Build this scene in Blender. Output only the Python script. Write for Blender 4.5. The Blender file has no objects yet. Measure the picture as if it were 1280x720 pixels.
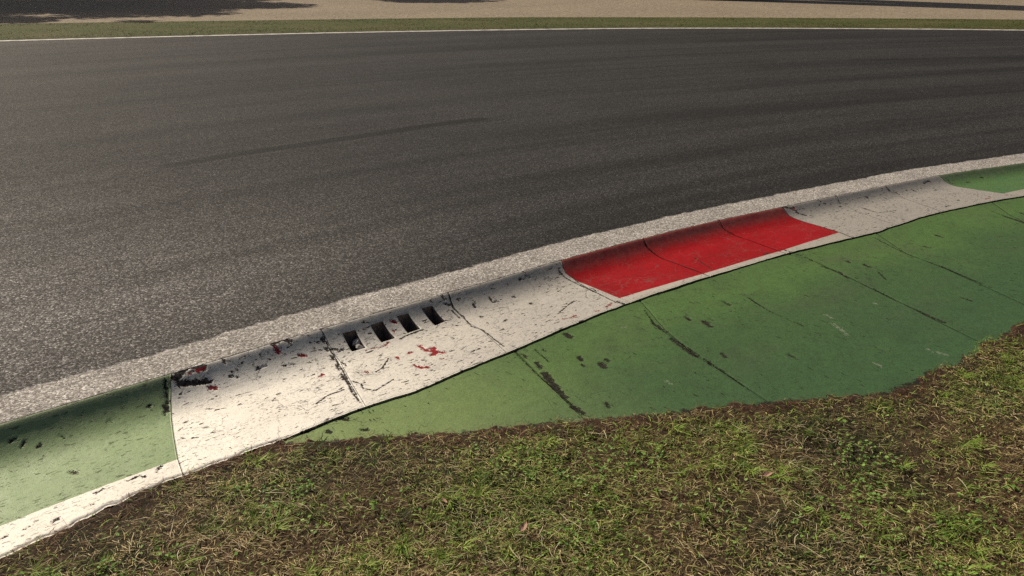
import bpy, math, random
import numpy as np
random.seed(7); RNG = np.random.default_rng(7)
R = math.radians
S = bpy.context.scene; COL = S.collection

# ------------------------------------------------------------------ camera
F = 640/math.tan(R(30)); H = 1.3; TH = math.atan((360+60)/F)
cam = bpy.data.cameras.new('camera'); co = bpy.data.objects.new('camera', cam); COL.objects.link(co)
cam.angle = R(60); cam.sensor_fit = 'HORIZONTAL'; cam.clip_start = .05; cam.clip_end = 1500
co.location = (0, 0, H); co.rotation_euler = (math.pi/2-TH, 0, 0); S.camera = co

def gp(pts, z=0.0):
    """pixels of the 1280x720 photograph -> points of the horizontal plane z"""
    p = np.atleast_2d(np.asarray(pts, float)); u = (p[:, 0]-640)/F; v = (360-p[:, 1])/F
    dy = math.cos(TH)+v*math.sin(TH); dz = -math.sin(TH)+v*math.cos(TH)
    t = (z-H)/dz
    return np.stack([u*t, dy*t], 1)

# ------------------------------------------------------------------ numeric helpers
def vnoise(x, y, seed=0):
    xi = np.floor(x).astype(np.int64); yi = np.floor(y).astype(np.int64); fx = x-xi; fy = y-yi
    def h(a, b):
        n = (a*374761393+b*668265263+seed*974634777) & 0x7fffffff
        n = ((n ^ (n >> 13))*1274126177) & 0x7fffffff
        return ((n ^ (n >> 16)) & 0xffff)/65535.0
    fx = fx*fx*(3-2*fx); fy = fy*fy*(3-2*fy)
    return (h(xi, yi)*(1-fx)+h(xi+1, yi)*fx)*(1-fy)+(h(xi, yi+1)*(1-fx)+h(xi+1, yi+1)*fx)*fy
def fbm(x, y, seed=0, o=4):
    r = 0; a = .5
    for i in range(o):
        r = r+a*vnoise(x*2**i, y*2**i, seed+i*17); a *= .5
    return r/(1-.5**o)
def sstep(a, b, x):
    t = np.clip((x-a)/(b-a), 0, 1); return t*t*(3-2*t)
def pldist(px, py, pts):
    """distance of points to a polyline"""
    best = np.full(px.shape, 9.0)
    for (x0, y0), (x1, y1) in zip(pts[:-1], pts[1:]):
        dx, dy = x1-x0, y1-y0; L = dx*dx+dy*dy+1e-12
        t = np.clip(((px-x0)*dx+(py-y0)*dy)/L, 0, 1)
        best = np.minimum(best, np.hypot(px-x0-t*dx, py-y0-t*dy))
    return best
def inpoly(px, py, poly):
    r = np.zeros(px.shape, bool); n = len(poly)
    for i in range(n):
        x0, y0 = poly[i]; x1, y1 = poly[(i+1) % n]
        c = ((y0 > py) != (y1 > py)) & (px < (x1-x0)*(py-y0)/(y1-y0+1e-12)+x0)
        r ^= c
    return r

# ------------------------------------------------------------------ the bend: coordinates (s along the kerb, d into the infield)
LIP = [(-60, 547), (0, 529), (110, 496), (215, 468), (300, 441), (400, 411), (480, 388), (560, 366), (640, 343), (700, 325), (803, 298), (897, 275),
       (978, 259), (1042, 245), (1108, 232), (1172, 219), (1280, 204)]
G = gp(LIP)
A = np.c_[2*G, np.ones(len(G))]; sol = np.linalg.lstsq(A, (G**2).sum(1), rcond=None)[0]
CEN = sol[:2]; RAD = math.sqrt(sol[2]+CEN@CEN); AREF = math.atan2(*(gp([(640, 343)])[0]-CEN)[::-1])
def ang_s(P): return RAD*(AREF-np.arctan2(P[..., 1]-CEN[1], P[..., 0]-CEN[0]))
_ls = ang_s(G); _lr = np.linalg.norm(G-CEN, axis=1)-RAD
_k = np.linspace(_ls[0], _ls[-1], 200); _v = np.interp(_k, _ls, _lr)
_w = np.exp(-((_k[:, None]-_k[None])/.28)**2); _v = (_w*_v).sum(1)/_w.sum(1)
def delta(s): return np.interp(s, _k, _v)
def sd(P):
    s = ang_s(P); return s, RAD+delta(s)-np.hypot(P[..., 0]-CEN[0], P[..., 1]-CEN[1])
def xy(s, d):
    a = AREF-s/RAD; r = RAD+delta(s)-d
    return np.stack([CEN[0]+r*np.cos(a), CEN[1]+r*np.sin(a)], -1)
_hs = ang_s(gp([(0, 529), (215, 468), (560, 366), (700, 325), (978, 259), (1172, 219)]))
def hk(s): return np.interp(s, _hs, [.088, .086, .074, .066, .052, .046])
def wk(s): return np.interp(s, _hs, [.215, .212, .19, .18, .165, .16])
def zk(s, d):                                             # the dished top of the kerb
    d = np.maximum(d, 0); u = np.clip((d-.011*(1-np.exp(-d/.011)))/(wk(s)-.011), 0, 1)      # rolled edge, then the dish
    z = -hk(s)*(1-(1-u)**2.7)
    return z-.0015*np.exp(-d/.003)
def psd(pts, surf=None):
    """pixels -> (s, d) on the kerb surface"""
    pts = np.atleast_2d(np.asarray(pts, float)); z = np.full(len(pts), -.05); out = np.zeros((len(pts), 2))
    for i, p in enumerate(pts):
        lo, hi = -.25, 0.02
        for _ in range(40):                               # bisection: height of the ray against the surface
            m = (lo+hi)/2; s, d = sd(gp([p], m)); zz = (surf or zk)(s, d)[0]
            if m > zz: hi = m
            else: lo = m
        s, d = sd(gp([p], (lo+hi)/2)); out[i] = s[0], d[0]
    return out
KOUT = [(-50, 720), (0, 696), (60, 668), (120, 640), (180, 611), (240, 588), (300, 566), (355, 547), (440, 513), (520, 488), (580, 461), (640, 437), (700, 411),
        (780, 380), (860, 353), (950, 326), (1000, 312), (1100, 288), (1160, 268), (1200, 259), (1280, 244)]
_ko = psd(KOUT)
def dout(s):
    return np.interp(s, _ko[:, 0], _ko[:, 1])
def za(s, d):                                             # top of the painted apron
    return -hk(s)-.0085-.02*np.clip(d-dout(s), 0, 6)
AOUT = [(355, 554), (400, 552), (450, 548), (520, 543), (560, 542), (620, 535), (700, 527), (760, 522), (820, 518), (880, 511), (920, 507), (960, 502),
        (1000, 500), (1040, 497), (1080, 494), (1110, 488), (1140, 478), (1160, 466), (1190, 456), (1230, 435), (1260, 415), (1280, 404)]
_ao = psd(AOUT, za); _ao = _ao[np.argsort(_ao[:, 0])]
S_AP = float(psd([(352, 548)])[0, 0])                      # where the apron begins
def daout(s):
    d = np.interp(s, _ao[:, 0], _ao[:, 1])
    return np.where(s < S_AP, dout(s), np.maximum(d, dout(s)))
SKIRT = -.30
S_END0, S_END1 = float(_ls[0]-3.0), float(_ls[-1]+6.0)

# ------------------------------------------------------------------ object helpers
def tag(o, label=None, cat=None, group=None, kind=None):
    for k, v in (('label', label), ('category', cat), ('group', group), ('kind', kind)):
        if v: o[k] = v
    return o
def mesh_obj(name, V, Fc, mat, parent=None, smooth=True, attrs=None, uv=None, link=True):
    V = np.asarray(V, np.float32); me = bpy.data.meshes.new(name)
    if isinstance(Fc, np.ndarray):
        n, k = Fc.shape
        me.vertices.add(len(V)); me.vertices.foreach_set('co', V.ravel())
        me.loops.add(n*k); me.loops.foreach_set('vertex_index', Fc.astype(np.int32).ravel())
        me.polygons.add(n); me.polygons.foreach_set('loop_start', (np.arange(n)*k).astype(np.int32))
        me.update(calc_edges=True)
    else:
        me.from_pydata([tuple(v) for v in V], [], [tuple(f) for f in Fc]); me.update()
    me.polygons.foreach_set('use_smooth', np.full(len(me.polygons), smooth)); 
    for k, a in (attrs or {}).items():
        a = np.asarray(a, np.float32)
        if a.ndim == 1:
            at = me.attributes.new(k, 'FLOAT', 'POINT'); at.data.foreach_set('value', a)
        elif a.shape[1] == 3:
            at = me.attributes.new(k, 'FLOAT_VECTOR', 'POINT'); at.data.foreach_set('vector', a.ravel())
    me.materials.append(mat); me.validate(); 
    o = bpy.data.objects.new(name, me)
    if link: COL.objects.link(o)
    if parent: o.parent = parent
    return o
def grid_faces(nu, nv, flip=False):
    i = np.arange(nu*nv).reshape(nu, nv)
    f = np.stack([i[:-1, :-1], i[1:, :-1], i[1:, 1:], i[:-1, 1:]], -1).reshape(-1, 4)
    return f[:, ::-1] if flip else f

# ------------------------------------------------------------------ material helpers
class NT:
    def __init__(self, name):
        self.m = bpy.data.materials.new(name); self.m.use_nodes = True; self.t = self.m.node_tree; self.n = self.t.nodes
        self.n.clear(); self.out = self.n.new('ShaderNodeOutputMaterial'); self.b = self.n.new('ShaderNodeBsdfPrincipled')
        self.t.links.new(self.b.outputs[0], self.out.inputs[0]); self._obj = None
    def put(self, s, v):
        if hasattr(v, 'is_output'): self.t.links.new(v, s)
        elif isinstance(v, (tuple, list)) and len(v) == 3 and s.type == 'RGBA': s.default_value = (*v, 1)
        else: s.default_value = v
    def node(self, ty, **kw):
        return_ = self.n.new(ty)
        for k, v in kw.items(): setattr(return_, k, v)
        return return_
    def attr(self, k, vec=False):
        a = self.node('ShaderNodeAttribute', attribute_name=k); return a.outputs['Vector' if vec else 'Fac']
    def obj(self):
        if not self._obj: self._obj = self.node('ShaderNodeTexCoord').outputs['Object']
        return self._obj
    def scale(self, v, sc, loc=(0, 0, 0)):
        m = self.node('ShaderNodeMapping'); self.put(m.inputs['Vector'], v); m.inputs['Scale'].default_value = sc; m.inputs['Location'].default_value = loc
        return m.outputs[0]
    def math(self, op, a, b=0.0, c=None, clamp=False):
        m = self.node('ShaderNodeMath', operation=op, use_clamp=clamp); self.put(m.inputs[0], a); self.put(m.inputs[1], b)
        if c is not None: self.put(m.inputs[2], c)
        return m.outputs[0]
    def vadd(self, a, b):
        m = self.node('ShaderNodeVectorMath', operation='ADD'); self.put(m.inputs[0], a); self.put(m.inputs[1], b); return m.outputs[0]
    def vmul(self, a, s):
        m = self.node('ShaderNodeVectorMath', operation='SCALE'); self.put(m.inputs[0], a); self.put(m.inputs['Scale'], s); return m.outputs[0]
    def noise(self, v, sc, det=4, rough=.55, col=False, dist=0):
        n = self.node('ShaderNodeTexNoise'); self.put(n.inputs['Vector'], v); n.inputs['Scale'].default_value = sc
        n.inputs['Detail'].default_value = det; n.inputs['Roughness'].default_value = rough; n.inputs['Distortion'].default_value = dist
        return n.outputs['Color' if col else 'Fac']
    def vor(self, v, sc, feature='F1', out='Distance', rnd=1):
        n = self.node('ShaderNodeTexVoronoi', feature=feature); self.put(n.inputs['Vector'], v); n.inputs['Scale'].default_value = sc
        n.inputs['Randomness'].default_value = rnd
        return n.outputs[out]
    def ss(self, x, a, b, lo=0.0, hi=1.0):
        n = self.node('ShaderNodeMapRange', interpolation_type='SMOOTHSTEP'); self.put(n.inputs[0], x)
        for i, v in zip((1, 2, 3, 4), (a, b, lo, hi)): self.put(n.inputs[i], v)
        return n.outputs[0]
    def mix(self, f, a, b, mode='MIX'):
        n = self.node('ShaderNodeMix', data_type='RGBA', blend_type=mode); self.put(n.inputs[0], f)
        self.put(n.inputs[6], a); self.put(n.inputs[7], b); return n.outputs[2]
    def mulc(self, c, f):
        return self.mix(1.0, c, self.grey(f), 'MULTIPLY')
    def grey(self, f):
        n = self.node('ShaderNodeCombineColor')
        for i in range(3): self.put(n.inputs[i], f)
        return n.outputs[0]
    def sepx(self, c, i=0):
        n = self.node('ShaderNodeSeparateXYZ'); self.put(n.inputs[0], c); return n.outputs[i]
    def ramp(self, f, stops):
        n = self.node('ShaderNodeValToRGB'); self.put(n.inputs[0], f); e = n.color_ramp.elements
        while len(e) < len(stops): e.new(.5)
        for el, (p, c) in zip(e, stops): el.position = p; el.color = (*c, 1)
        return n.outputs[0]
    def bump(self, h, st, dist, prev=None):
        n = self.node('ShaderNodeBump'); self.put(n.inputs['Height'], h); self.put(n.inputs['Strength'], st); n.inputs['Distance'].default_value = dist
        if prev: self.put(n.inputs['Normal'], prev)
        return n.outputs[0]
    def done(self, col, rough=.7, normal=None, spec=.5):
        self.put(self.b.inputs['Base Color'], col); self.put(self.b.inputs['Roughness'], rough); self.put(self.b.inputs['Specular IOR Level'], spec)
        if normal: self.put(self.b.inputs['Normal'], normal)
        return self.m

# ------------------------------------------------------------------ materials
def mat_asphalt():
    t = NT('asphalt'); o = t.obj(); sdv = t.attr('sd', True); d = t.sepx(sdv, 1)
    v1 = t.vor(o, 140, out='Color'); g1 = t.sepx(v1, 0); e1 = t.vor(o, 140, 'F1')
    v2 = t.vor(o, 260, out='Color'); g2 = t.sepx(v2, 0); e2 = t.vor(o, 260, 'F1')
    dist = t.math('MULTIPLY', d, -1.0)                                           # metres onto the track
    wob = t.math('MULTIPLY_ADD', t.noise(o, 14, 4), .055, -.0275)
    wob2 = t.math('MULTIPLY_ADD', t.noise(o, 1.3, 2), .03, -.015)
    strip = t.ss(t.math('ADD', t.math('ADD', dist, wob), wob2), .185, .205, 1.0, 0.0)
    # stones in bitumen
    st = t.math('ADD', t.math('MULTIPLY', g1, .62), t.math('MULTIPLY', g2, .38))
    base = t.ramp(st, [(0.0, (.018, .0165, .0158)), (.36, (.036, .0333, .032)), (.58, (.059, .055, .0525)), (.78, (.112, .105, .10)), (.95, (.30, .286, .271))])
    worn = t.ramp(st, [(0.0, (.08, .072, .066)), (.30, (.18, .163, .15)), (.55, (.285, .264, .246)), (.75, (.40, .375, .35)), (.95, (.66, .63, .59))])
    # rubber laid along the racing line, streaks that follow the bend
    streak = t.noise(t.scale(sdv, (.10, 1.6, 1)), 1.0, 5, .6)
    streak2 = t.noise(t.scale(sdv, (.35, 7.5, 1), (3, 1, 0)), 1.0, 4, .6)
    blot = t.noise(o, .7, 4, .6)
    off = t.math('MULTIPLY', t.ss(t.sepx(sdv, 0), -2.8, 1.2, 1.0, .10), t.ss(dist, .2, 5.0, 1.0, .08))     # rubber grows away from the kerb; along s, glare falloff painted into colour
    rub_glare = t.math('MULTIPLY_ADD', off, -1.3, 1.3)
    rub_glare = t.math('MULTIPLY', rub_glare, t.ss(dist, 9.5, 14.0, 1.0, .72))
    k = t.math('ADD', t.math('MULTIPLY', streak, .8), t.math('MULTIPLY', streak2, .35)); k = t.math('ADD', k, t.math('MULTIPLY', blot, .25))
    dark = t.ss(k, .56, .86, 1.18, .58)
    dark = t.math('MULTIPLY', dark, t.ss(rub_glare, 0.0, 1.3, 1.42, .335))
    skid = t.attr('skid')
    dark = t.math('MULTIPLY', dark, t.ss(t.math('ADD', skid, t.math('MULTIPLY', t.noise(t.scale(sdv, (2, 18, 1)), 1.0, 4), .8)), .74, 1.2, 1.0, .36))
    c = t.mulc(base, t.math('MULTIPLY', dark, 1.25))
    wornc = t.mulc(worn, t.ss(t.noise(o, 5, 3), .25, .75, .90, 1.22))
    c = t.mix(strip, c, wornc)
    # dirt in the corner against the kerb
    c = t.mix(t.math('MULTIPLY', t.ss(t.math('ADD', dist, t.math('MULTIPLY', wob, .15)), .001, .011, 1.0, 0.0), t.ss(t.noise(o, 11, 3), .45, .6, .0, .7)), c, (.05, .042, .034))
    hgt = t.math('ADD', t.math('MULTIPLY', g1, .5), t.math('ADD', t.math('MULTIPLY', t.math('SUBTRACT', 1.0, e1), .7), t.math('MULTIPLY', t.math('SUBTRACT', 1.0, e2), .35)))
    n = t.bump(hgt, .6, .004)
    return t.done(c, t.ss(st, .2, .9, .85, .6), n, .16)

def paint(name, body, border=None, worn=0.0, wob=.004, chips=1.0, rough=.5, tex=1.0, gl=.9):
    """weathered road paint on concrete; 'band' is the distance inside the coloured field, chip/redchip/crack are wear drawn on this block"""
    t = NT(name); o = t.obj(); sdv = t.attr('sd', True)
    fine = t.noise(o, 260, 3, .6); mid = t.noise(o, 38, 4, .6); big = t.noise(o, 3.2, 4, .6); nz = t.noise(o, 95, 4, .65)
    white = t.ramp(big, [(.2, (.74, .685, .595)), (.5, (.82, .77, .68)), (.8, (.86, .815, .73))])
    sw = t.math('ADD', t.sepx(sdv, 0), t.math('MULTIPLY_ADD', big, .9, -.45))                 # light falloff painted into the white, darker along s
    light_fall = t.math('ADD', t.ss(sw, -1.5, .0, 0.0, .74), t.ss(sw, .3, 2.4, 0.0, .24))
    white = t.mix(light_fall, white, (.30, .275, .24))
    c = white
    if border:
        b = t.math('ADD', t.attr('band'), t.math('MULTIPLY_ADD', mid, wob*2, -wob))
        bm = t.ss(b, -.0012, .0012)
        cb = t.mulc(t.mix(t.ss(big, .35, .7, 0.0, 1.0), border, body), t.ss(mid, .2, .8, .88, 1.1))
        c = t.mix(bm, white, cb)
    # darker at the track edge, fading out down the lip
    dd = t.sepx(sdv, 1)
    edge_tone = t.math('MULTIPLY', t.ss(dd, .0, .10, .50, 0.0), t.ss(mid, .3, .7, .5, 1.0))
    c = t.mix(edge_tone, c, (.17, .155, .13))
    c = t.mulc(c, t.ss(nz, .15, .85, .86, 1.07))
    smear = t.math('MULTIPLY', t.ss(t.noise(t.scale(sdv, (1.1, 34, 1), (7, 2, 0)), 1.0, 4, .6), .57, .72), t.ss(mid, .35, .6)); c = t.mix(t.math('MULTIPLY', smear, .30), c, (.08, .072, .065))
    # small flakes, longer along the kerb
    fl = t.noise(t.scale(sdv, (34, 95, 1)), 1.0, 3, .55, dist=.6); msk = t.noise(o, 9, 3, .6)
    fl2 = t.noise(t.scale(sdv, (85, 190, 1), (5, 9, 0)), 1.0, 2, .5, dist=.8)
    f1 = t.math('MULTIPLY', t.ss(fl, .62, .64), t.ss(msk, .40, .50))
    f2 = t.math('MULTIPLY', t.ss(fl2, .645, .68), t.ss(msk, .30, .48))
    fk = t.math('MULTIPLY', t.math('MAXIMUM', f1, t.math('MULTIPLY', f2, .75)), chips)
    c = t.mix(fk, c, (.06, .052, .047))
    # hairline crazing
    vv = t.vadd(t.scale(sdv, (1.0, 1.3, 1)), t.vmul(t.noise(o, 9, 4, .65, True), .12))
    cr = t.vor(vv, 8.5, 'DISTANCE_TO_EDGE'); crz = t.math('MULTIPLY', t.ss(cr, .004, .018, 1.0, 0.0), t.ss(t.noise(o, 5.5, 3), .48, .58))
    c = t.mix(t.math('MULTIPLY', crz, .75*chips), c, (.13, .115, .10))
    cr2 = t.vor(t.vadd(t.scale(sdv, (1.0, 1.5, 1)), t.vmul(t.noise(o, 21, 4, .65, True), .05)), 23, 'DISTANCE_TO_EDGE')
    crz2 = t.math('MULTIPLY', t.ss(cr2, .006, .03, 1.0, 0.0), t.ss(t.noise(o, 7.5, 4), .50, .62)); c = t.mix(t.math('MULTIPLY', crz2, .5*chips), c, (.20, .18, .155))
    grey = t.ss(t.noise(t.scale(sdv, (3, 7, 1), (2, 5, 0)), 1.0, 5, .65), .50, .72); c = t.mix(t.math('MULTIPLY', grey, .20*min(1, chips) if chips > .9 else .03), c, (.25, .235, .215))
    # wear drawn from the photograph: bare concrete, older red coat, cracks
    jag = t.math('ADD', t.math('MULTIPLY_ADD', t.noise(o, 170, 5, .75), .036, -.0185), t.math('MULTIPLY_ADD', t.noise(o, 62, 3, .6), .034, -.017))
    ch = t.ss(t.math('ADD', t.attr('chip'), jag), -.0006, .0006); rc = t.ss(t.math('ADD', t.attr('redchip'), jag), -.0008, .0008)
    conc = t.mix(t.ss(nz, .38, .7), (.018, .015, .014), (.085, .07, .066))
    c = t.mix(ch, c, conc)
    c = t.mix(rc, c, t.mix(t.ss(nz, .3, .7), (.17, .016, .02), (.29, .03, .033)))
    ck = t.ss(t.math('ADD', t.attr('crack'), t.math('MULTIPLY_ADD', nz, .016, -.0095)), .0, .0035, 1.0, 0.0)
    c = t.mix(ck, c, (.03, .026, .023))
    hole = t.math('MAXIMUM', t.math('MAXIMUM', ch, rc), t.math('MAXIMUM', ck, fk))
    h = t.math('ADD', t.math('MULTIPLY', mid, .5*tex), t.math('MULTIPLY', fine, .35*tex)); h = t.math('SUBTRACT', h, t.math('MULTIPLY', hole, .7))
    n = t.bump(h, .55, .0035)
    return t.done(c, t.math('ADD', t.ss(nz, .2, .8, rough-.05, rough+.1), t.math('MULTIPLY', hole, .4), clamp=True), n, t.math('MULTIPLY_ADD', hole, -.9*gl, gl))

def mat_apron():
    t = NT('apron_paint'); o = t.obj(); sdv = t.attr('sd', True); e = t.attr('edge')        # e: metres from the kerb
    mid = t.noise(o, 30, 4, .6); big = t.noise(o, 1.6, 4, .6); nz = t.noise(o, 110, 4, .65); fine = t.noise(o, 300, 3)
    ee = t.math('ADD', e, t.math('MULTIPLY_ADD', big, .5, -.25))
    c = t.ramp(t.math('MULTIPLY', ee, .8), [(.0, (.072, .130, .040)), (.16, (.077, .142, .040)), (.32, (.055, .106, .038)), (.6, (.047, .096, .038)), (1.0, (.045, .096, .039))])
    dust = t.math('MULTIPLY', t.ss(t.noise(t.scale(sdv, (1.2, 2.6, 1)), 1.0, 5, .65), .47, .72), .55)
    dust = t.math('MULTIPLY', dust, t.math('MULTIPLY', t.ss(ee, .05, .2), t.ss(ee, .4, .8, 1.0, .25)))
    c = t.mix(dust, c, (.075, .078, .052))
    grime = t.ss(t.noise(o, 7.5, 6, .75), .52, .74); c = t.mix(t.math('MULTIPLY', grime, .5), c, (.03, .042, .022))
    c = t.mix(t.ss(t.sepx(sdv, 0), -.1, -1.3, 0.0, .75), c, (.22, .285, .11))
    c = t.mulc(c, t.ss(nz, .15, .85, .80, 1.14)); c = t.mulc(c, t.ss(mid, .2, .8, .9, 1.1))
    ym = t.math('MULTIPLY', t.ss(t.noise(o, 3.1, 5, .65), .5, .75), .3); c = t.mix(ym, c, (.088, .148, .046))
    # dark flakes drawn out across the slab, pale scuffs
    fl = t.noise(t.scale(sdv, (95, 26, 1)), 1.0, 3, .55, dist=.6); msk = t.noise(o, 4.5, 3, .6)
    f1 = t.math('MULTIPLY', t.ss(fl, .64, .665), t.ss(msk, .40, .52)); c = t.mix(t.math('MULTIPLY', f1, .85), c, (.022, .022, .018))
    fl2 = t.noise(t.scale(sdv, (120, 30, 1), (4, 7, 0)), 1.0, 3, .5); f2 = t.math('MULTIPLY', t.ss(fl2, .70, .73), t.ss(t.noise(o, 3.2, 3), .56, .64))
    c = t.mix(t.math('MULTIPLY', f2, .25), c, (.27, .26, .21))
    jag = t.math('ADD', t.math('MULTIPLY_ADD', t.noise(o, 150, 5, .75), .038, -.0195), t.math('MULTIPLY_ADD', t.noise(o, 55, 3, .6), .036, -.018))
    ch = t.ss(t.math('ADD', t.attr('chip'), jag), -.0008, .001)
    ck = t.ss(t.math('ADD', t.attr('crack'), t.math('MULTIPLY_ADD', nz, .016, -.0095)), .0, .004, 1.0, 0.0)
    c = t.mix(ch, c, t.mix(t.ss(nz, .35, .65), (.012, .011, .009), (.045, .042, .034))); c = t.mix(t.math('MULTIPLY', ck, t.ss(t.noise(o, 8, 3), .36, .5)), c, (.018, .017, .013))
    pale = t.ss(t.math('ADD', t.attr('redchip'), jag), -.001, .002); c = t.mix(t.math('MULTIPLY', t.math('MULTIPLY', pale, t.ss(nz, .4, .6)), .6), c, (.27, .26, .21))
    vv = t.vadd(t.scale(sdv, (1.25, 1.0, 1)), t.vmul(t.noise(o, 7, 4, .65, True), .16)); cz = t.vor(vv, 5.5, 'DISTANCE_TO_EDGE')
    c = t.mix(t.math('MULTIPLY', t.math('MULTIPLY', t.ss(cz, .003, .012, 1.0, 0.0), t.ss(t.noise(o, 3.1, 3), .50, .60)), .6), c, (.022, .024, .018))
    soil = t.ss(t.math('ADD', t.attr('rim'), t.math('MULTIPLY_ADD', t.noise(o, 40, 6, .75), .14, -.07)), -.006, .004, 1.0, 0.0)
    c = t.mix(t.math('MULTIPLY', soil, .95), c, (.017, .012, .008))
    hole = t.math('MAXIMUM', ch, ck)
    h = t.math('ADD', t.math('ADD', t.math('MULTIPLY', mid, .8), t.math('MULTIPLY', nz, .35)), t.math('MULTIPLY', fine, .35)); h = t.math('SUBTRACT', h, t.math('MULTIPLY', hole, .8))
    hole = t.math('MAXIMUM', hole, f1); return t.done(c, t.math('ADD', t.ss(nz, .2, .8, .52, .68), t.math('MULTIPLY', hole, .3)), t.bump(h, .7, .0045), t.math('MULTIPLY_ADD', hole, -.15, .17))

def mat_soil():
    t = NT('infield_soil'); o = t.obj()
    a = t.noise(o, 1.7, 5, .62); b = t.noise(o, 24, 5, .7); v = t.vor(o, 90); k = t.noise(o, 140, 4, .7)
    c = t.ramp(b, [(.25, (.016, .010, .0055)), (.5, (.06, .036, .019)), (.68, (.12, .074, .04)), (.85, (.21, .14, .078))])
    c = t.mix(t.ss(a, .42, .62), c, t.ramp(b, [(.25, (.007, .008, .004)), (.55, (.024, .025, .009)), (.85, (.07, .065, .028))]))
    e = t.attr('rim')                                                                          # metres from the paved edge: bare reddish earth
    bare = t.ss(t.math('ADD', e, t.math('MULTIPLY_ADD', a, .3, -.15)), .02, .16, 1.0, 0.0)
    c = t.mix(t.math('MULTIPLY', bare, .7), c, t.ramp(b, [(.3, (.012, .006, .004)), (.55, (.045, .02, .012)), (.85, (.10, .052, .03))]))
    far = t.ss(t.attr('away'), 3.0, 9.0); c = t.mix(far, c, t.ramp(b, [(.2, (.02, .024, .01)), (.8, (.10, .10, .04))]))
    h = t.math('ADD', t.math('MULTIPLY', b, 1.0), t.math('MULTIPLY', k, .5))
    return t.done(c, .9, t.bump(h, .9, .012), .2)

def mat_blade(name, rough=.6, trans=0):
    t = NT(name); c = t.attr('tint', True); o = t.obj()
    c2 = t.mulc(c, t.ss(t.noise(o, 160, 2), .2, .8, .8, 1.15))
    m = t.done(c2, rough, None, .25)
    if trans:
        tr = t.node('ShaderNodeBsdfTranslucent'); t.put(tr.inputs['Color'], c2); mx = t.node('ShaderNodeMixShader'); mx.inputs[0].default_value = trans
        t.t.links.new(t.b.outputs[0], mx.inputs[1]); t.t.links.new(tr.outputs[0], mx.inputs[2]); t.t.links.new(mx.outputs[0], t.out.inputs[0])
    return m
def mat_gravel():
    t = NT('gravel'); o = t.obj(); v = t.sepx(t.vor(o, 34, out='Color'), 0); a = t.noise(o, .35, 5, .6); b = t.noise(o, 6, 4, .65)
    c = t.ramp(t.math('ADD', t.math('MULTIPLY', v, .55), t.math('MULTIPLY', b, .45)), [(.15, (.13, .102, .072)), (.5, (.245, .197, .142)), (.85, (.36, .30, .23))])
    c = t.mulc(c, t.ss(a, .3, .7, .92, 1.06))
    return t.done(c, .9, t.bump(v, .8, .02), .2)
def mat_verge():
    t = NT('verge_turf'); o = t.obj(); a = t.noise(t.scale(o, (.6, 1.6, 1)), 1.0, 5, .65); b = t.noise(o, 17, 4, .7)
    c = t.ramp(a, [(.3, (.045, .062, .013)), (.5, (.066, .074, .018)), (.7, (.105, .085, .036))]); c = t.mulc(c, t.ss(b, .2, .8, .55, 1.3))
    return t.done(c, .9, t.bump(b, .9, .03), .2)
def mat_ground():
    t = NT('meadow'); o = t.obj(); a = t.noise(o, .06, 6, .65); b = t.noise(o, 3, 5, .7)
    c = t.ramp(a, [(.3, (.05, .065, .02)), (.55, (.075, .08, .03)), (.75, (.13, .11, .05))]); c = t.mulc(c, t.ss(b, .2, .8, .6, 1.25))
    return t.done(c, .95, None, .2)
def mat_line():
    t = NT('line_paint'); o = t.obj(); b = t.noise(o, 7, 5, .7)
    return t.done(t.mix(t.ss(b, .40, .66), (.50, .47, .42), (.20, .18, .165)), .6, None, .4)
def mat_conc(name, a, b):
    t = NT(name); o = t.obj(); n = t.noise(o, 60, 5, .7); return t.done(t.ramp(n, [(.3, a), (.7, b)]), .9, t.bump(n, .6, .006), .3)
def mat_bark():
    t = NT('bark'); o = t.obj(); n = t.noise(t.scale(o, (9, 9, 1.6)), 1.0, 5, .7); return t.done(t.ramp(n, [(.3, (.03, .024, .018)), (.7, (.11, .09, .07))]), .9, t.bump(n, 1, .03), .2)
def mat_leaf(name, a, b):
    t = NT(name); o = t.obj(); n = t.noise(o, 1.2, 4, .7); return t.done(t.ramp(n, [(.3, a), (.7, b)]), .6, None, .3)

M = dict(asphalt=mat_asphalt(),
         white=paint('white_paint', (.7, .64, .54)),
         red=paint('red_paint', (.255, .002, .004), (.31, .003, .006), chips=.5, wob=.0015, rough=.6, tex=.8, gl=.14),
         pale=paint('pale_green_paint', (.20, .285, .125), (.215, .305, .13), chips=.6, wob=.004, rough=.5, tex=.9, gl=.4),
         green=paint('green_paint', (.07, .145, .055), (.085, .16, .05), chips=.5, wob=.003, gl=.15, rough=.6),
         apron=mat_apron(), soil=mat_soil(), gravel=mat_gravel(), verge=mat_verge(), ground=mat_ground(), line=mat_line(),
         slot=mat_conc('stained_concrete', (.05, .035, .03), (.20, .15, .13)), stone=mat_conc('broken_stone', (.22, .20, .18), (.5, .47, .43)),
         bark=mat_bark(), leaf=mat_leaf('tree_leaf', (.03, .05, .015), (.08, .11, .03)),
         grass=mat_blade('grass_blade', .6, .38), straw=mat_blade('straw', .65, .25), clover=mat_blade('clover_leaf', .5, .3), dry=mat_blade('dry_leaf_skin', .7))

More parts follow.
